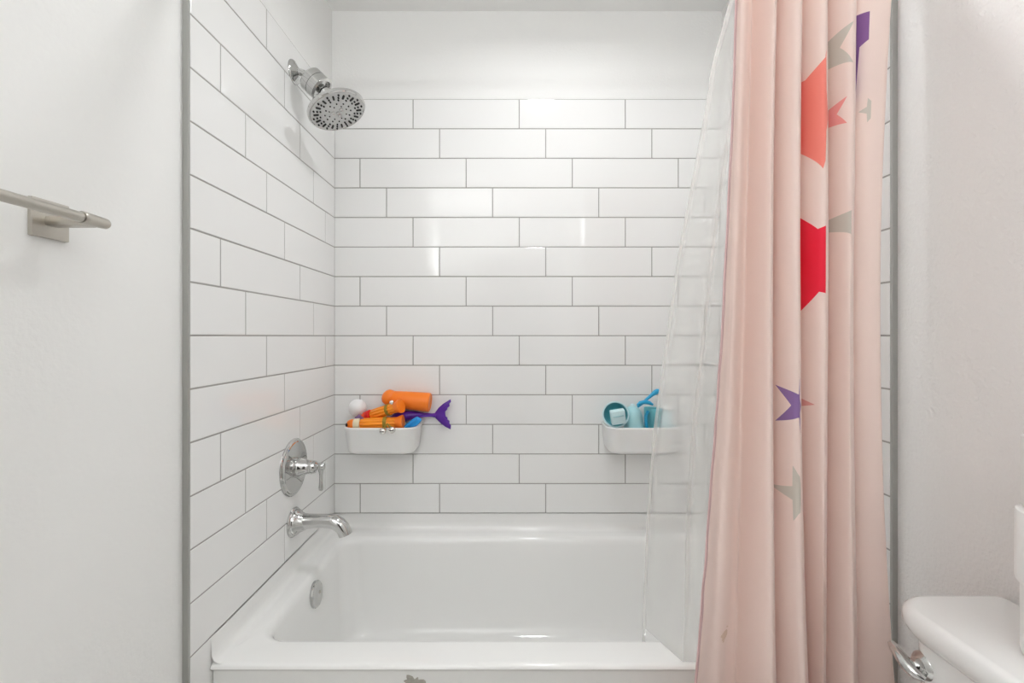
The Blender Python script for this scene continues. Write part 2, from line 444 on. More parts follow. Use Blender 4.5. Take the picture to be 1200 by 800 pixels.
# -- smooth orange tube
a, b = P(459, 467, 1.79), P(504.5, 471.5, 1.787)
d, ln = line(a, b)
t = thing('toy_tube', (a + b) / 2, 'smooth orange toy tube with domed cap, topmost in the left basket', 'toy')
bm = bmesh.new()
lathe(bm, a, d, [(0, 0.020), (0.002, 0.028), (0.012, 0.031), (ln * 0.5, 0.0345), (ln - 0.012, 0.0365), (ln - 0.004, 0.036), (ln - 0.001, 0.033), (ln - 0.002, 0.030), (ln - 0.004, 0.0)], 40)
obj('tube_body', bm, M['orange'], t, 40)
bm = bmesh.new()
dc = Vector((-0.62, -0.25, 0.42)).normalized()
lathe(bm, P(457.5, 466.3, 1.787), dc, [(-0.008, 0.028), (0.0, 0.031), (0.010, 0.0305), (0.020, 0.027), (0.028, 0.018), (0.032, 0.008), (0.033, 0.001)], 36)
obj('domed_cap', bm, M['orange'], t, 60)
bm = bmesh.new()
lathe(bm, P(457.5, 466.3, 1.787), dc, [(-0.011, 0.0285), (-0.010, 0.0318), (-0.006, 0.0318), (-0.005, 0.029)], 36)
obj('cap_rim', bm, M['red_orange'], t, 60)
# -- ribbed orange sticks
def stick(a, b, r, name_label, headmat, front):
    d, ln = line(a, b)
    t = thing('ribbed_toy', (a + b) / 2, name_label, 'toy', 'ribbed orange toys in the left basket')
    bm = bmesh.new()
    lathe(bm, a, d, [(ln * 0.25, r * 0.75), (ln * 0.28, r * 0.98), (ln * 0.5, r * 1.05), (ln * 0.74, r * 0.98), (ln * 0.80, r * 0.94), (ln * 0.86, r * 0.98), (ln * 0.90, r * 0.9)], 72, rib=(10, 0.16))
    obj('ribbed_body', bm, M['orange_y'], t, 50)
    bm = bmesh.new()
    lathe(bm, a, d, [(ln * 0.85, r * 0.85), (ln * 0.90, r * 1.0), (ln * 0.97, r * 1.25), (ln * 1.0, r * 1.28), (ln * 1.005, r * 1.1), (ln * 0.99, 0.001)], 40)
    obj('flared_end', bm, M['orange'], t, 40)
    bm = bmesh.new()
    lathe(bm, a, d, [(ln * 0.66, r * 0.9), (ln * 0.66, r * 1.075), (ln * 0.72, r * 1.075), (ln * 0.72, r * 0.9)], 40)
    st = obj('strap', bm, M['olive'], t, 30)
    bm = bmesh.new()
    lathe(bm, a, d, [(ln * 0.14, r * 0.7), (ln * 0.14, r * 0.98), (ln * 0.155, r * 1.03), (ln * 0.235, r * 1.05), (ln * 0.25, r * 1.0), (ln * 0.25, r * 0.7)], 40)
    obj('collar', bm, M['cream'] if front else M['red'], t, 30)
    bm = bmesh.new()
    lathe(bm, a, d, [(0, 0.001), (ln * 0.006, r * 0.35), (ln * 0.03, r * 0.68), (ln * 0.07, r * 0.88), (ln * 0.11, r * 0.92), (ln * 0.145, r * 0.85)], 32)
    obj('head', bm, headmat, t, 60)
    return t, st, d, ln
a, b = P(406, 497.5, 1.733), P(472.5, 494.5, 1.732)
t, st, d, ln = stick(a, b, 0.0215, 'ribbed orange toy with cream collar lying along the front rim of the basket', M['orange'], True)
for (px, py) in ((448.5, 505), (459.5, 503.5)):
    bm = bmesh.new(); c = P(px, py, 1.6845); ball(bm, c, 0.0125, 24)
    be = obj('bell', bm, M['brass'], t, 60); be['label'] = 'small silvery bell on the strap'
    bm = bmesh.new(); box(bm, c + Vector((-0.008, -0.0131, -0.0012)), c + Vector((0.008, -0.0095, 0.0012)), 0.0005)
    obj('bell_slot', bm, M['black'], be, 30)
bm = bmesh.new(); tube(bm, [P(448.5, 503, 1.684), P(452, 499, 1.688), P(454, 496.5, 1.703), P(456, 498.5, 1.688), P(459.5, 501.5, 1.684)], 0.0035, 10)
obj('bell_cord', bm, M['olive'], t, 50)
for k, (px, py) in enumerate(((406.0, 497.8),)):
    bm = bmesh.new(); ball(bm, P(px, py, 1.712), 0.006, 16, (0.6, 1, 1.2)); obj('eye', bm, M['black'], t, 60)
bm = bmesh.new()
tube(bm, [P(415.5, 494, 1.735), P(417.5, 490, 1.737), P(420.5, 488, 1.738), P(424, 490.5, 1.738), P(427, 493, 1.737)], [0.004, 0.007, 0.009, 0.007, 0.004], 12, 1.0)
obj('crest', bm, M['mauve'], t, 60)['label'] = 'dark purple crest'
a, b = P(424.5, 489.5, 1.782), P(470, 475.5, 1.724)
t, st, d, ln = stick(a, b, 0.0205, 'ribbed orange toy with red collar leaning under the smooth orange tube', M['red_orange'], False)
bm = bmesh.new(); ball(bm, P(459, 471.5, 1.708), 0.0085, 20)
obj('bell', bm, M['brass'], t, 60)
# -- purple tail
t = thing('tail_toy', P(490, 488, 1.79), 'purple toy fish tail poking out of the right side of the left basket', 'toy')
bm = bmesh.new()
tube(bm, [P(458, 491, 1.79), P(464, 489.5, 1.79), P(475, 487.5, 1.79), P(487, 486, 1.79), P(498, 486, 1.79), P(506, 486.3, 1.79), P(511, 486.5, 1.79)],
     [0.012, 0.023, 0.025, 0.016, 0.0095, 0.008, 0.011], 24, 0.85)
obj('tail_body', bm, M['purple'], t, 60)
bm = bmesh.new()
outl = [(507, 486.5), (510, 483), (514, 477.5), (519, 473), (524, 470), (528, 467.5), (528.5, 470.5), (526.5, 473), (527, 475.5), (524.5, 477.5), (524.3, 479.5), (522.3, 481.5), (522, 484.5), (522.3, 487.5),
        (524.3, 489), (524.5, 491.5), (526.8, 493), (526.8, 496), (528.5, 498), (528, 503), (522, 500), (517, 496.5), (512.5, 492), (509, 488.5)]
ctr = P(515, 486, 1.79); L = []
for (s, dy) in ((0.55, -0.0085), (0.9, -0.005), (1.0, 0.0), (0.9, 0.005), (0.55, 0.0085)):
    L.append([ctr + (P(x, y, 1.79) - ctr) * s + Vector((0, dy, 0)) for x, y in outl])
rings(bm, L)
obj('tail_fin', bm, M['purple'], t, 50)
# -- blue piece
t = thing('fin_toy', P(484, 500, 1.75), 'bright blue toy fin tucked under the purple tail', 'toy')
bm = bmesh.new()
pts = [(473, 499.5), (476, 496.5), (481, 492.5), (486, 489), (489, 487.8), (493, 490), (494.5, 492), (492, 495.5), (488, 499), (482, 501.5), (476, 502)]
ctr = P(484, 495.5, 1.735); L = []
for (s, dy) in ((0.5, -0.012), (0.85, -0.008), (1.0, 0.0), (0.85, 0.008), (0.5, 0.012)):
    L.append([ctr + (P(x, y, 1.735) - ctr) * s + Vector((0, dy, 0)) for x, y in pts])
rings(bm, L)
obj('fin_blade', bm, M['blue'], t, 50)
bm = bmesh.new(); tube(bm, [P(475, 499.5, 1.722), P(482, 495.5, 1.7215), P(489, 490.5, 1.7235)], 0.0025, 8)
obj('fin_rib', bm, M['blue'], t, 50)

# -- teal toys, right basket
c = P(721.5, 485.5, 1.730); d = Vector((-0.22, -0.95, 0.22)).normalized()
t = thing('toy_cup', P(721, 500, 1.77), 'pale teal toy cup lying open towards the room in the right basket', 'toy')
bm = bmesh.new()
lathe(bm, c, d, [(-0.052, 0.001), (-0.050, 0.020), (-0.043, 0.030), (-0.025, 0.040), (0.0, 0.0465), (0.003, 0.0485), (0.005, 0.0475), (0.004, 0.0445), (0.0, 0.043)], 44, cap1=False)
obj('cup_shell', bm, M['teal_l'], t, 50)
bm = bmesh.new()
lathe(bm, c, d, [(0.001, 0.0432), (-0.023, 0.038), (-0.040, 0.028), (-0.046, 0.016), (-0.047, 0.001)], 44, cap0=False)
obj('cup_lining', bm, M['teal_d'], t, 50)['label'] = 'darker teal inside of the cup'
MB = Matrix.Translation(P(724, 488, 1.712)) @ Matrix.Rotation(math.radians(-9), 4, 'Y') @ Matrix.Rotation(math.radians(12), 4, 'X')
t = thing('toy_block', P(724, 498, 1.712), 'small ice blue toy block inside the teal cup', 'toy')
bm = bmesh.new(); box(bm, Vector((-0.026, -0.013, -0.026)), Vector((0.026, 0.013, 0.026)), 0.003)
bmesh.ops.transform(bm, matrix=MB, verts=bm.verts)
obj('block_body', bm, M['teal_l'], t, 30)
bm = bmesh.new(); box(bm, Vector((-0.020, -0.0145, 0.004)), Vector((0.020, -0.012, 0.008)), 0.0008)
bmesh.ops.transform(bm, matrix=MB, verts=bm.verts)
obj('ridge', bm, M['teal'], t, 30)
t = thing('toy_bucket', P(745, 503, 1.76), 'pale teal toy bucket upside down beside the open cup', 'toy')
bm = bmesh.new()
bx = P(743.3, 505, 1.764); d = Vector((-0.07, 0.0, 1)).normalized()
lathe(bm, bx - d * 0.040, d, [(0, 0.036), (0.006, 0.036), (0.030, 0.0365), (0.050, 0.037), (0.056, 0.0382), (0.062, 0.0382), (0.064, 0.0365), (0.080, 0.036), (0.100, 0.033), (0.116, 0.029), (0.128, 0.023), (0.135, 0.014), (0.137, 0.001)], 44)
obj('bucket_shell', bm, M['teal'], t, 50)
bm = bmesh.new(); lathe(bm, bx + d * 0.093, d, [(0, 0.009), (0.008, 0.0085), (0.011, 0.005)], 18)
obj('knob', bm, M['teal_l'], t, 50)
t = thing('toy_pitcher', P(763, 503, 1.77), 'deep teal toy pitcher beside the upturned bucket at the liner edge', 'toy')
bm = bmesh.new()
bx = P(763.5, 514, 1.778); d = Vector((0.05, 0, 1)).normalized()
lathe(bm, bx - d * 0.02, d, [(0, 0.024), (0.003, 0.026), (0.05, 0.028), (0.115, 0.032), (0.136, 0.034), (0.139, 0.033), (0.136, 0.030), (0.05, 0.025), (0.01, 0.022), (0.01, 0.001)], 40)
obj('pitcher_shell', bm, M['teal_d'], t, 40)
bm = bmesh.new()
tube(bm, [P(759, 482, 1.752), P(757, 487, 1.738), P(757, 496, 1.733), P(759, 503, 1.738), P(761, 507, 1.750)], 0.006, 12)
obj('handle', bm, M['cyan'], t, 50)
t = thing('toy_shovel', P(758, 480, 1.73), 'bright blue toy shovel sticking up out of the right basket', 'toy')
bm = bmesh.new()
tube(bm, [P(747.5, 476.5, 1.712), P(752, 473, 1.722), P(758, 467.5, 1.730), P(764, 462.5, 1.738), P(768, 459.5, 1.74), P(771, 458, 1.742), P(773, 457.3, 1.743)], [0.004, 0.0055, 0.0055, 0.007, 0.0095, 0.0095, 0.005], 14)
obj('shaft', bm, M['cyan'], t, 50)
bm = bmesh.new()
tube(bm, [P(746.5, 474.5, 1.715), P(750, 471.8, 1.717), P(756, 470.8, 1.718), P(761, 471.8, 1.720), P(765, 474, 1.722)], [0.004, 0.008, 0.010, 0.009, 0.005], 14, 0.8)
obj('crossbar', bm, M['cyan'], t, 50)
t = thing('toy_bottle', P(782, 503, 1.77), 'pale blue toy bottle behind the translucent liner in the right basket', 'toy')
bm = bmesh.new()
bx = P(780.5, 503, 1.768); d = Vector((0.03, 0.02, 1)).normalized()
lathe(bm, bx - d * 0.055, d, [(0, 0.019), (0.004, 0.0215), (0.09, 0.022), (0.11, 0.020), (0.122, 0.016), (0.13, 0.014), (0.133, 0.012)], 36)
obj('bottle_body', bm, M['teal_l'], t, 45)
bm = bmesh.new(); lathe(bm, bx + d * 0.074, d, [(0, 0.017), (0.014, 0.0165), (0.018, 0.014), (0.019, 0.001)], 28)
obj('bottle_cap', bm, M['whiteplastic'], t, 35)

# ------------------------------------------------------------------ curtain rod, rings
RY, RZ = 1.010, 2.020
rod = thing('curtain_rod', (0.06, RY, RZ), 'straight chrome shower curtain rod across the tub opening', 'curtain rod')
bm = bmesh.new(); lathe(bm, (XL + 0.002, RY + 0.0, RZ), (1, 0, 0), [(0, 0.0125), (XR - XL - 0.004, 0.0125)], 28)
obj('rod_tube', bm, M['chrome'], rod, 40)
for s, x in ((1, XL), (-1, XR)):
    bm = bmesh.new(); lathe(bm, (x, RY + 0.006, RZ), (s, 0, 0), [(0, 0.027), (0.006, 0.027), (0.012, 0.022), (0.022, 0.018), (0.023, 0.012)], 32)
    obj('end_flange', bm, M['chrome'], rod, 35)

# ------------------------------------------------------------------ pink curtain
def q3(z, t, m, b):
    """value at three heights (photo rows 0, 400, 800 on the curtain plane), smooth in between"""
    zt, zm, zb_ = 1.85, 1.149, 0.447
    z = max(min(z, 1.95), 0.36)
    return (t * (z - zm) * (z - zb_) / ((zt - zm) * (zt - zb_)) + m * (z - zt) * (z - zb_) / ((zm - zt) * (zm - zb_)) + b * (z - zt) * (z - zm) / ((zb_ - zt) * (zb_ - zm)))
# plan of the folds: (x at top, middle, bottom as seen from the doorway; depth; fabric coordinate)
CR, VA = 0.913, 0.978
ctl = [
    (863, 845, 812, 0.902, 0.000),
    (870, 856, 836, 0.938, 0.020),
    (881, 871, 862, 0.988, 0.045),
    (909, 903, 907, CR, 0.090),
    (907, 901, 905, VA, 0.200),
    (938, 935, 944, CR, 0.232),
    (936, 933, 942, VA, 0.400),
    (967, 967, 964, CR, 0.432),
    (965, 965, 962, VA, 0.600),
    (1001, 997, 1001, CR, 0.630),
    (999, 995, 999, VA, 0.800),
    (1044, 1031, 1048, 0.945, 0.840),
    (1043, 1030, 1046, 0.962, 0.870),
]
ZT, ZB = 1.988, 0.11
def curtain_point(i, t, z):
    a, b = ctl[i], ctl[i + 1]
    s = t * t * (3 - 2 * t)
    Y = a[3] + (b[3] - a[3]) * s
    fall = (ZT - z) / (ZT - ZB)
    ya = 0.953 + (a[3] - 0.953) * (0.85 + 0.35 * fall); yb_ = 0.953 + (b[3] - 0.953) * (0.85 + 0.35 * fall)
    Xa = (q3(z, *a[:3]) - 599) / F * ya; Xb = (q3(z, *b[:3]) - 599) / F * yb_
    e1, e2 = math.sin(t * PI / 2), 1 - math.cos(t * PI / 2)
    if i < 2: Y, X = ya + (yb_ - ya) * s, Xa + (Xb - Xa) * t
    elif i % 2 == 0: Y, X = ya + (yb_ - ya) * (0.9 * e1 + 0.1 * s), Xa + (Xb - Xa) * (0.9 * e2 + 0.1 * t)     # flank turning into a rounded crest
    else: Y, X = ya + (yb_ - ya) * (0.5 * e2 + 0.5 * t), Xa + (Xb - Xa) * (0.35 * e1 + 0.65 * t)                      # crest folding back into the next valley
    nz = noise.noise(Vector((X * 9, i * 3.1, z * 2.2)))
    n2 = noise.noise(Vector((X * 30 + 7, z * 16, 1.3)))
    amp = 0.0030 if i > 2 else 0.0045
    Y += nz * amp + n2 * (0.0042 if i <= 2 else 0.0006) * (0.3 + fall)
    if z > 1.93: Y += (RY - 0.006 - Y) * min(1, (z - 1.93) / 0.06) * 0.8
    return Vector((X, Y, z)), a[4] + (b[4] - a[4]) * t
cols = []
for i in range(len(ctl) - 1):
    n = 14
    for k in range(n): cols.append((i, k / n))
cols.append((len(ctl) - 2, 1.0))
NZ = 150
cur = thing('shower_curtain', (0.65, 0.96, ZB), 'pink fabric shower curtain with coloured stars, bunched at the right', 'curtain')
bm = bmesh.new(); uvl = bm.loops.layers.uv.new('fabric')
grid = []; uvs = {}
for r in range(NZ + 1):
    z = ZT + (ZB - ZT) * r / NZ; row = []
    for (i, t) in cols:
        p, u = curtain_point(i, t, z)
        v = bm.verts.new(p); row.append(v)
        uvs[v] = (u, (393.5 - (z - CZ) / 0.953 * F) / 1000)
    grid.append(row)
for r in range(NZ):
    for c in range(len(cols) - 1):
        f = bm.faces.new((grid[r][c], grid[r + 1][c], grid[r + 1][c + 1], grid[r][c + 1]))
        for lp in f.loops: lp[uvl].uv = uvs[lp.vert]
# fabric material: pink cloth with printed stars
fm = bpy.data.materials.new('pink_star_fabric'); fm.use_nodes = True
nt = fm.node_tree; nt.nodes.clear()
N = nt.nodes.new; LK = nt.links.new
def mth(op, a, b=None, c=None):
    n = N('ShaderNodeMath'); n.operation = op
    for i, v in enumerate((a, b, c)):
        if v is None: continue
        if isinstance(v, (int, float)): n.inputs[i].default_value = v
        else: LK(v, n.inputs[i])
    return n.outputs[0]
uvn = N('ShaderNodeUVMap'); uvn.uv_map = 'fabric'
sx = N('ShaderNodeSeparateXYZ'); LK(uvn.outputs[0], sx.inputs[0])
U, V = sx.outputs[0], sx.outputs[1]
def star(cu, cv, R, ratio, rot, u0=None, u1=None):
    dx = mth('SUBTRACT', U, cu); dy = mth('SUBTRACT', cv, V)       # dy up
    ang = mth('ARCTAN2', dy, dx); ln = mth('SQRT', mth('ADD', mth('MULTIPLY', dx, dx), mth('MULTIPLY', dy, dy)))
    a = mth('ABSOLUTE', mth('WRAP', mth('SUBTRACT', ang, rot), PI / 5, -PI / 5))
    qx = mth('MULTIPLY', ln, mth('COSINE', a)); qy = mth('MULTIPLY', ln, mth('SINE', a))
    r = R * ratio; p1x, p1y = r * math.cos(PI / 5), r * math.sin(PI / 5)
    # inside when (q-P0) x (P1-P0) has the sign of the centre
    ex, ey = p1x - R, p1y
    cr = mth('SUBTRACT', mth('MULTIPLY', mth('SUBTRACT', qx, R), ey), mth('MULTIPLY', qy, ex))
    m = mth('LESS_THAN', cr, 0.0)
    if u0 is not None: m = mth('MULTIPLY', m, mth('GREATER_THAN', U, u0))
    if u1 is not None: m = mth('MULTIPLY', m, mth('LESS_THAN', U, u1))
    return m
PINK = (0.88, 0.715, 0.655)
colr = N('ShaderNodeRGB'); colr.outputs[0].default_value = (*PINK, 1); cur_c = colr.outputs[0]
def layer(mask, col):
    global cur_c
    mx = N('ShaderNodeMix'); mx.data_type = 'RGBA'
    LK(mask, mx.inputs[0]); LK(cur_c, mx.inputs[6]); mx.inputs[7].default_value = (*col, 1); cur_c = mx.outputs[2]
R_ = math.radians
GREY = (0.60, 0.555, 0.49); PURP = (0.27, 0.16, 0.38); CORAL = (0.90, 0.25, 0.20); CRIM = (0.86, 0.016, 0.05)
# (cu, cv, R, inner ratio, rotation, colour, fabric range)
stars = [
    (0.598, 0.062, 0.040, 0.42, 36, GREY, 0.52, 0.70),
    (0.416, 0.134, 0.072, 0.56, -80, CORAL, 0.33, 0.50),
    (0.601, 0.137, 0.026, 0.42, 36, (0.85, 0.33, 0.31), 0.52, 0.70),
    (0.827, 0.129, 0.015, 0.45, 180, GREY, 0.70, 0.826),
    (0.411, 0.308, 0.080, 0.47, 181, CRIM, 0.33, 0.436),
    (0.668, 0.268, 0.095, 0.30, 176, GREY, 0.52, 0.632),
    (0.236, 0.472, 0.036, 0.38, 0, PURP, 0.205, 0.33),
    (0.392, 0.472, 0.026, 0.40, 0, (0.72, 0.34, 0.31), 0.33, 0.50),
    (0.2335, 0.571, 0.033, 0.40, 180, GREY, 0.12, 0.24),
]
# the broad purple shape near the top: a blunt arm with a thin one hanging from it
m_a = mth('MULTIPLY', mth('MULTIPLY', mth('GREATER_THAN', U, 0.74), mth('LESS_THAN', U, 0.8215)), mth('MULTIPLY', mth('GREATER_THAN', V, 0.013), mth('LESS_THAN', V, mth('ADD', 0.046, mth('MULTIPLY', mth('SUBTRACT', 0.8215, U), 0.65)))))
m_b = mth('MULTIPLY', mth('MULTIPLY', mth('GREATER_THAN', U, 0.74), mth('LESS_THAN', U, mth('SUBTRACT', 0.8120, mth('MULTIPLY', mth('SUBTRACT', V, 0.05), 0.075)))), mth('MULTIPLY', mth('GREATER_THAN', V, 0.03), mth('LESS_THAN', V, 0.114)))
layer(mth('MAXIMUM', m_a, m_b), (0.25, 0.11, 0.31))
for s in stars: layer(star(s[0], s[1], s[2], s[3], R_(s[4]), s[6], s[7]), s[5])
# faint tan stain near the lower left
tn = N('ShaderNodeTexNoise'); tn.inputs['Scale'].default_value = 160; LK(uvn.outputs[0], tn.inputs['Vector'])
du = mth('MULTIPLY', mth('SUBTRACT', U, 0.030), 1.3); dv = mth('SUBTRACT', V, 0.744)
dist = mth('SQRT', mth('ADD', mth('MULTIPLY', du, du), mth('MULTIPLY', dv, dv)))
sm = mth('MULTIPLY', mth('LESS_THAN', mth('ADD', dist, mth('MULTIPLY', tn.outputs['Fac'], 0.013)), 0.0125), 0.5)
layer(sm, (0.52, 0.33, 0.17))
wv = N('ShaderNodeTexNoise'); wv.inputs['Scale'].default_value = 900; LK(uvn.outputs[0], wv.inputs['Vector'])
bp = N('ShaderNodeBump'); bp.inputs['Strength'].default_value = 0.08; bp.inputs['Distance'].default_value = 0.0008; LK(wv.outputs['Fac'], bp.inputs['Height'])
pb = N('ShaderNodeBsdfPrincipled'); pb.inputs['Roughness'].default_value = 0.6; pb.inputs['Sheen Weight'].default_value = 0.15
pb.inputs['Specular IOR Level'].default_value = 0.3
LK(cur_c, pb.inputs['Base Color']); LK(bp.outputs[0], pb.inputs['Normal'])
tr = N('ShaderNodeBsdfTranslucent'); LK(cur_c, tr.inputs[0])
ms = N('ShaderNodeMixShader'); ms.inputs[0].default_value = 0.13; LK(pb.outputs[0], ms.inputs[1]); LK(tr.outputs[0], ms.inputs[2])
ou = N('ShaderNodeOutputMaterial'); LK(ms.outputs[0], ou.inputs[0])
obj('fabric_panel', bm, fm, cur, smooth=180)
M['hem'] = mat('hem_fabric', (0.60, 0.40, 0.40), 0.7)
bm = bmesh.new(); L = []
for r in range(NZ + 1):
    z = ZT + (ZB - ZT) * r / NZ
    p, _ = curtain_point(0, 0, z); p2, _ = curtain_point(0, 0.5, z)
    e = (p2 - p).normalized(); nrm = Vector((e.y, -e.x, 0))
    L.append([p - e * 0.001 - nrm * 0.0015, p - e * 0.001 + nrm * 0.0018, p + e * 0.0095 + nrm * 0.0018, p + e * 0.0095 - nrm * 0.0015])
rings(bm, L)
obj('side_hem', bm, M['hem'], cur, smooth=60)['label'] = 'darker stitched side hem'

# ------------------------------------------------------------------ translucent liner
lm = bpy.data.materials.new('frosted_liner_film'); lm.use_nodes = True
nt = lm.node_tree; nt.nodes.clear(); N = nt.nodes.new; LK = nt.links.new
tp = N('ShaderNodeBsdfTransparent'); tp.inputs[0].default_value = (0.97, 0.97, 0.96, 1)
df = N('ShaderNodeBsdfDiffuse'); df.inputs[0].default_value = (0.97, 0.97, 0.96, 1)
tl = N('ShaderNodeBsdfTranslucent'); tl.inputs[0].default_value = (0.97, 0.97, 0.96, 1)
gl = N('ShaderNodeBsdfGlossy'); gl.inputs['Roughness'].default_value = 0.25; gl.inputs[0].default_value = (0.9, 0.9, 0.9, 1)
m1 = N('ShaderNodeMixShader'); m1.inputs[0].default_value = 0.5; LK(df.outputs[0], m1.inputs[1]); LK(tl.outputs[0], m1.inputs[2])
m2 = N('ShaderNodeMixShader'); m2.inputs[0].default_value = 0.06; LK(m1.outputs[0], m2.inputs[1]); LK(gl.outputs[0], m2.inputs[2])
lw = N('ShaderNodeLayerWeight'); lw.inputs['Blend'].default_value = 0.40
mr = N('ShaderNodeMapRange'); LK(lw.outputs['Facing'], mr.inputs[0]); mr.inputs[3].default_value = 0.27; mr.inputs[4].default_value = 0.62
m3 = N('ShaderNodeMixShader'); LK(mr.outputs[0], m3.inputs[0]); LK(tp.outputs[0], m3.inputs[1]); LK(m2.outputs[0], m3.inputs[2])
ou = N('ShaderNodeOutputMaterial'); LK(m3.outputs[0], ou.inputs[0])
edge = [(-60, 868), (0, 855), (75, 834), (130, 826), (300, 794), (500, 766), (600, 758), (720, 753), (900, 752)]
def interp(tab, x):
    if x <= tab[0][0]: return tab[0][1]
    for (a, va), (b, vb) in zip(tab, tab[1:]):
        if x <= b: return va + (vb - va) * (x - a) / (b - a)
    return tab[-1][1]
LZT = 1.985
def liner_point(s, z):
    f = max(0.0, min(1.0, (LZT - z) / (LZT - RIM)))
    yend0 = 1.202
    Y0 = 1.028 + (yend0 - 1.028) * f ** 1.15
    py = 393.5 - (z - CZ) / Y0 * F
    X0 = (interp(edge, py) - 599) / F * Y0
    X1 = 0.765
    if s < 0.02: ye = 1.202
    elif s < 0.14: ye = 1.202 + (1.080 - 1.202) * ((s - 0.02) / 0.12)
    else: ye = 1.080
    Y = 1.028 + (ye - 1.028) * f ** 1.15
    X = X0 + (X1 - X0) * s
    ramp = min(1.0, s / 0.05) * (0.35 + 0.65 * math.sin(PI * min(1, f * 0.9 + 0.05)))
    if f > 0.93: ramp *= max(0.0, (1 - f) / 0.07)
    ph = 2 * PI * (6.5 * s + 0.25 * math.sin(3 * z) * s)
    Y += ramp * 0.012 * math.sin(ph) * (1 - 0.4 * s)
    X += ramp * 0.004 * math.cos(ph * 1.0 + 0.6)
    Y += 0.0015 * noise.noise(Vector((s * 8, z * 3, 2.0))) * ramp
    return Vector((X, Y, z))
ln_ = thing('shower_liner', (0.5, 1.05, RIM), 'translucent white shower curtain liner hanging inside the tub beside the pink curtain', 'curtain')
bm = bmesh.new(); NS, NZL = 260, 110; grid = []
for r in range(NZL + 1):
    row = []
    for c in range(NS + 1):
        s = c / NS
        zb_ = 0.26 if s < 0.018 else RIM + 0.0022
        z = LZT + (zb_ - LZT) * r / NZL
        row.append(bm.verts.new(liner_point(s, z)))
    grid.append(row)
for r in range(NZL):
    for c in range(NS):
        bm.faces.new((grid[r][c], grid[r + 1][c], grid[r + 1][c + 1], grid[r][c + 1]))
obj('liner_film', bm, lm, ln_, smooth=180)
bm = bmesh.new(); L = []
for r in range(NZL + 1):
    z = LZT + (0.26 - LZT) * r / NZL
    a, b = liner_point(0, z), liner_point(0.012, z)
    L.append([a + Vector((0, -0.0012, 0)), b + Vector((0, -0.0012, 0))])
rings(bm, L, False, False, closed=False)
obj('edge_hem', bm, lm, ln_, smooth=180)
# rings
bm = None
ringm = []
for k, x in enumerate((0.50, 0.545, 0.59, 0.635, 0.68, 0.725, 0.77)):
    bm = bmesh.new()
    pts = [Vector((x, RY + 0.021 * math.cos(a), RZ - 0.011 + 0.027 * math.sin(a))) for a in [2 * PI * i / 28 for i in range(28)]]
    L = []
    for i, p in enumerate(pts):
        c = Vector((x, RY, RZ - 0.011)); e = (p - c).normalized()
        L.append([p + (e * math.cos(2 * PI * j / 8) + Vector((1, 0, 0)) * math.sin(2 * PI * j / 8)) * 0.0018 for j in range(8)])
    L.append(L[0]); rings(bm, L, False, False)
    o = obj('curtain_ring', bm, M['chrome'], None, 60)
    tag(o, 'chrome curtain ring on the rod above the pink curtain', 'curtain ring', 'curtain rings on the rod')

# ------------------------------------------------------------------ toilet
XF, XBk, TY0, TY1, LZ = 0.641, 0.828, 0.330, 0.790, 0.722
to = thing('toilet', (0.5, 0.56, 0), 'white ceramic toilet whose tank stands against the right wall', 'toilet')
def plan(xf, xb, y0, y1, z, rf=0.05, bow=0.012, k=10):
    """tank outline: bowed front (towards -x), rounded front corners"""
    pts = []
    loop = rrect(xf, xb, y0, y1, (rf, 0.012, 0.012, rf), z, k)
    for p in loop:
        t = (p.y - (y0 + y1) / 2) / ((y1 - y0) / 2)
        w = (xb - p.x) / (xb - xf)
        p.x -= bow * (1 - t * t) * w
        pts.append(p)
    return pts
bm = bmesh.new()
e = lambda i: (XF + i, XBk - 0.3 * i, TY0 + i, TY1 - i)
L = [plan(*e(0.020), LZ - 0.052), plan(*e(0.012), LZ - 0.047), plan(*e(0.004), LZ - 0.036), plan(*e(0.0), LZ - 0.026), plan(*e(0.0), LZ - 0.014), plan(*e(0.0015), LZ - 0.007), plan(*e(0.005), LZ - 0.002), plan(*e(0.009), LZ), plan(*e(0.0125), LZ), plan(*e(0.05), LZ, 0.03)]
rings(bm, L)
obj('tank_lid', bm, M['ceramic'], to, 45)
bm = bmesh.new()
L = []
for (i, z) in ((0.05, 0.375), (0.035, 0.385), (0.030, 0.41), (0.021, 0.62), (0.019, LZ - 0.046)): L.append(plan(*e(i), z, 0.032))
rings(bm, L)
obj('tank', bm, M['ceramic'], to, 45)
lc = Vector((XF + 0.0185, 0.742, 0.632))
bm = bmesh.new()
lathe(bm, lc + Vector((0.006, 0, 0)), (-1, 0, 0), [(0, 0.021), (0.006, 0.021), (0.009, 0.019), (0.013, 0.013), (0.020, 0.011), (0.024, 0.009)], 36)
le = obj('flush_lever', bm, M['chrome'], to, 40); le['label'] = 'chrome flush lever'
bm = bmesh.new()
tube(bm, [lc + Vector(v) for v in ((-0.010, -0.016, -0.010), (-0.017, -0.008, -0.007), (-0.021, 0.004, -0.002), (-0.022, 0.016, 0.004), (-0.022, 0.028, 0.010), (-0.022, 0.036, 0.014))], [0.006, 0.011, 0.0125, 0.0105, 0.0085, 0.006], 20, 0.8)
obj('lever_arm', bm, M['chrome'], le, 50)
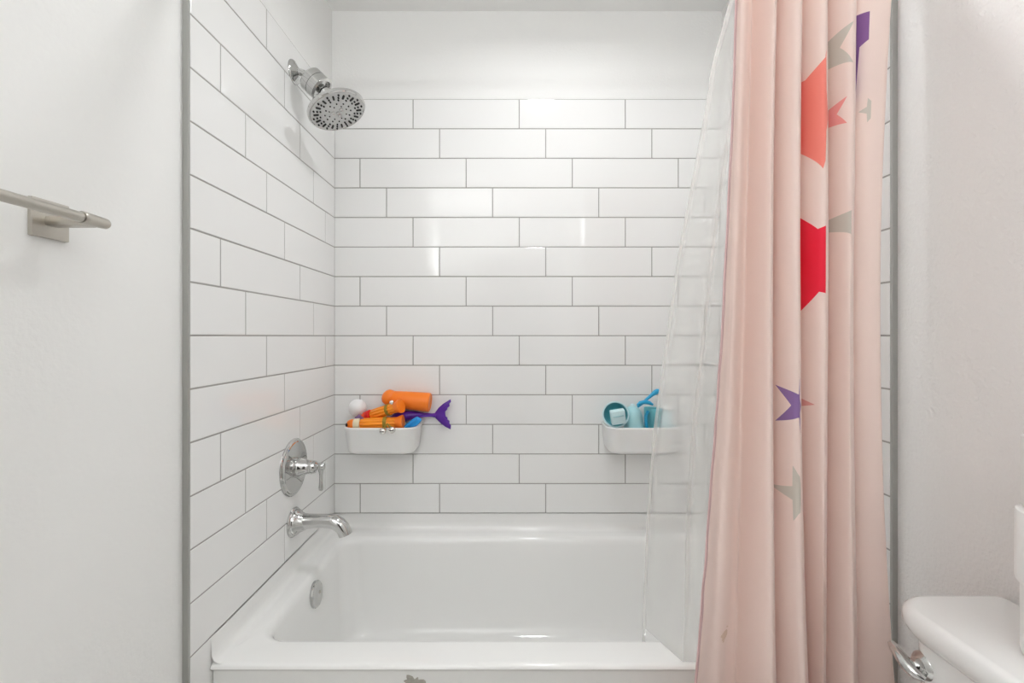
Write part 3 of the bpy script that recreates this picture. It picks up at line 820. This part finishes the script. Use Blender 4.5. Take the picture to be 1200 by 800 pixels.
# bowl, seat and pedestal below the frame
def oval(cx, cy, rx, ry, z, n=40, egg=0.12):
    return [Vector((cx + rx * math.cos(a) * (1 + egg * (1 - math.cos(a)) * 0.5 if math.cos(a) < 0 else 1), cy + ry * math.sin(a), z)) for a in [2 * PI * i / n for i in range(n)]]
bm = bmesh.new()
L = [oval(0.47, 0.56, 0.20, 0.11, 0.0), oval(0.47, 0.56, 0.20, 0.11, 0.02), oval(0.49, 0.56, 0.165, 0.095, 0.10), oval(0.46, 0.56, 0.18, 0.11, 0.20), oval(0.43, 0.56, 0.215, 0.16, 0.31), oval(0.42, 0.56, 0.23, 0.18, 0.37), oval(0.42, 0.56, 0.228, 0.178, 0.385),
     oval(0.42, 0.56, 0.18, 0.135, 0.385), oval(0.42, 0.56, 0.16, 0.12, 0.33), oval(0.43, 0.56, 0.10, 0.08, 0.22), oval(0.44, 0.56, 0.05, 0.04, 0.20)]
rings(bm, L)
box(bm, (0.58, 0.45, 0.30), (0.80, 0.67, 0.378), 0.02, 3)
obj('bowl', bm, M['ceramic'], to, 50)
bm = bmesh.new()
L = [oval(0.42, 0.56, 0.232, 0.182, 0.386), oval(0.42, 0.56, 0.236, 0.186, 0.392), oval(0.42, 0.56, 0.236, 0.186, 0.414), oval(0.42, 0.56, 0.228, 0.178, 0.422), oval(0.42, 0.56, 0.15, 0.11, 0.425)]
rings(bm, L)
obj('seat_lid', bm, M['ceramic'], to, 50)

# ------------------------------------------------------------------ paper rolls on the tank
def roll(c, r, h, tilt, label):
    t = thing('toilet_roll', c, label, 'paper roll', 'paper rolls stacked on the toilet tank')
    Mx = Matrix.Translation(c) @ Matrix.Rotation(tilt, 4, 'Y')
    bm = bmesh.new()
    L = []
    for (rr, z) in ((0.022, 0.0), (r - 0.004, 0.0), (r - 0.001, 0.002), (r, 0.006), (r, h - 0.006), (r - 0.001, h - 0.002), (r - 0.004, h), (0.022, h), (0.022, 0.0)):
        L.append([Mx @ Vector((rr * math.cos(2 * PI * i / 48), rr * math.sin(2 * PI * i / 48), z)) for i in range(48)])
    rings(bm, L, False, False)
    obj('paper', bm, M['paper'], t, 40)
    bm = bmesh.new(); L = []
    for (rr, z) in ((0.0218, 0.001), (0.0218, h - 0.001), (0.0205, h - 0.001), (0.0205, 0.001), (0.0218, 0.001)):
        L.append([Mx @ Vector((rr * math.cos(2 * PI * i / 32), rr * math.sin(2 * PI * i / 32), z)) for i in range(32)])
    rings(bm, L, False, False)
    obj('cardboard_core', bm, M['card'], t, 40)
rx = 0.742
roll(Vector((rx + 0.004, 0.607, LZ + 0.0012)), 0.054, 0.100, 0, 'white paper roll at the right edge, lowest of its stack on the toilet tank')
roll(Vector((rx - 0.001, 0.607, LZ + 0.1016)), 0.056, 0.100, 0, 'white paper roll at the right edge, middle one of its stack')
roll(Vector((rx + 0.004, 0.607, LZ + 0.2020)), 0.053, 0.100, 0.0, 'white paper roll at the right edge, topmost of its stack')

# ------------------------------------------------------------------ lamps (behind the viewer and overhead), with an added fill uplight
def disk_lamp(name, x, y, r, label, power):
    t = thing(name, (x, y, CEIL), label, 'ceiling lamp')
    bm = bmesh.new(); lathe(bm, (x, y, CEIL + 0.0005), (0, 0, -1), [(0, r + 0.012), (0.012, r + 0.010), (0.016, r + 0.002), (0.010, r)], 48)
    obj('lamp_frame', bm, M['whiteplastic'], t, 40)
    ld = bpy.data.lights.new(name + '_light', 'AREA'); ld.shape = 'DISK'; ld.size = 2 * r; ld.energy = power; ld.spread = math.radians(166); ld.color = (0.95, 0.965, 0.985)
    lo = bpy.data.objects.new(name + '_light', ld); COL.objects.link(lo); lo.location = (x, y, CEIL - 0.02)
disk_lamp('downlight', 0.16, 1.19, 0.075, 'recessed ceiling lamp over the bathtub', 4.1)
t = thing('wall_lamp', (PR, -0.90, 2.2), 'frosted tube wall lamp on the right wall behind the viewer', 'wall lamp')
bm = bmesh.new(); lathe(bm, (0.735, -0.90, 2.06), (0, 0, 1), [(0, 0.02), (0.004, 0.032), (0.28, 0.032), (0.284, 0.02)], 28)
obj('lamp_tube', bm, M['lamp'], t, 40)
bm = bmesh.new(); box(bm, (0.765, -0.935, 2.10), (PR + 0.0005, -0.865, 2.30), 0.006)
obj('wall_mount', bm, M['chrome'], t, 30)
lx, ly, lz = PL + 0.20, -0.72, 1.62  # unseen uplight, added to brighten the room by bounce off the ceiling
t = thing('wall_lamp', (PL, ly, lz), 'added white open-topped fill lamp on the left wall, unseen behind the viewer', 'wall lamp')
bm = bmesh.new(); lathe(bm, (lx, ly, lz), (0, 0, 1), [(0, 0.05), (0.02, 0.08), (0.10, 0.165), (0.105, 0.165), (0.10, 0.16), (0.03, 0.075), (0.02, 0.0)], 40)
obj('fill_lamp_bowl', bm, M['whiteplastic'], t, 40)
bm = bmesh.new(); box(bm, (PL - 0.0005, ly - 0.04, lz - 0.02), (lx - 0.05, ly + 0.04, lz + 0.04), 0.008)
obj('wall_mount', bm, M['whiteplastic'], t, 30)
ld = bpy.data.lights.new('wall_lamp_light', 'AREA'); ld.shape = 'DISK'; ld.size = 0.30; ld.energy = 17; ld.color = (0.95, 0.965, 0.985)
lo = bpy.data.objects.new('wall_lamp_light', ld); COL.objects.link(lo); lo.location = (lx, ly, lz + 0.107); lo.rotation_euler = (PI, 0, 0)
w = bpy.data.worlds.new('sky'); S.world = w; w.use_nodes = True
w.node_tree.nodes['Background'].inputs[0].default_value = (0.9, 0.95, 1.0, 1); w.node_tree.nodes['Background'].inputs[1].default_value = 1.0

# ------------------------------------------------------------------ camera
cd = bpy.data.cameras.new('camera'); cd.sensor_width = 36; cd.lens = F / 1200 * 36; cd.clip_start = 0.02
cd.shift_x = 1 / 1200; cd.shift_y = -6.5 / 1200
co = bpy.data.objects.new('camera', cd); COL.objects.link(co); co.location = (0, 0, CZ); co.rotation_euler = (math.radians(90), 0, 0)
S.camera = co
S.view_settings.view_transform = 'Standard'; S.view_settings.look = 'None'
S.view_settings.exposure = 0.62; S.view_settings.gamma = 1.0; S.view_settings.use_curve_mapping = False
S.cycles.max_bounces = 14; S.cycles.diffuse_bounces = 8; S.cycles.transparent_max_bounces = 16; S.cycles.glossy_bounces = 6
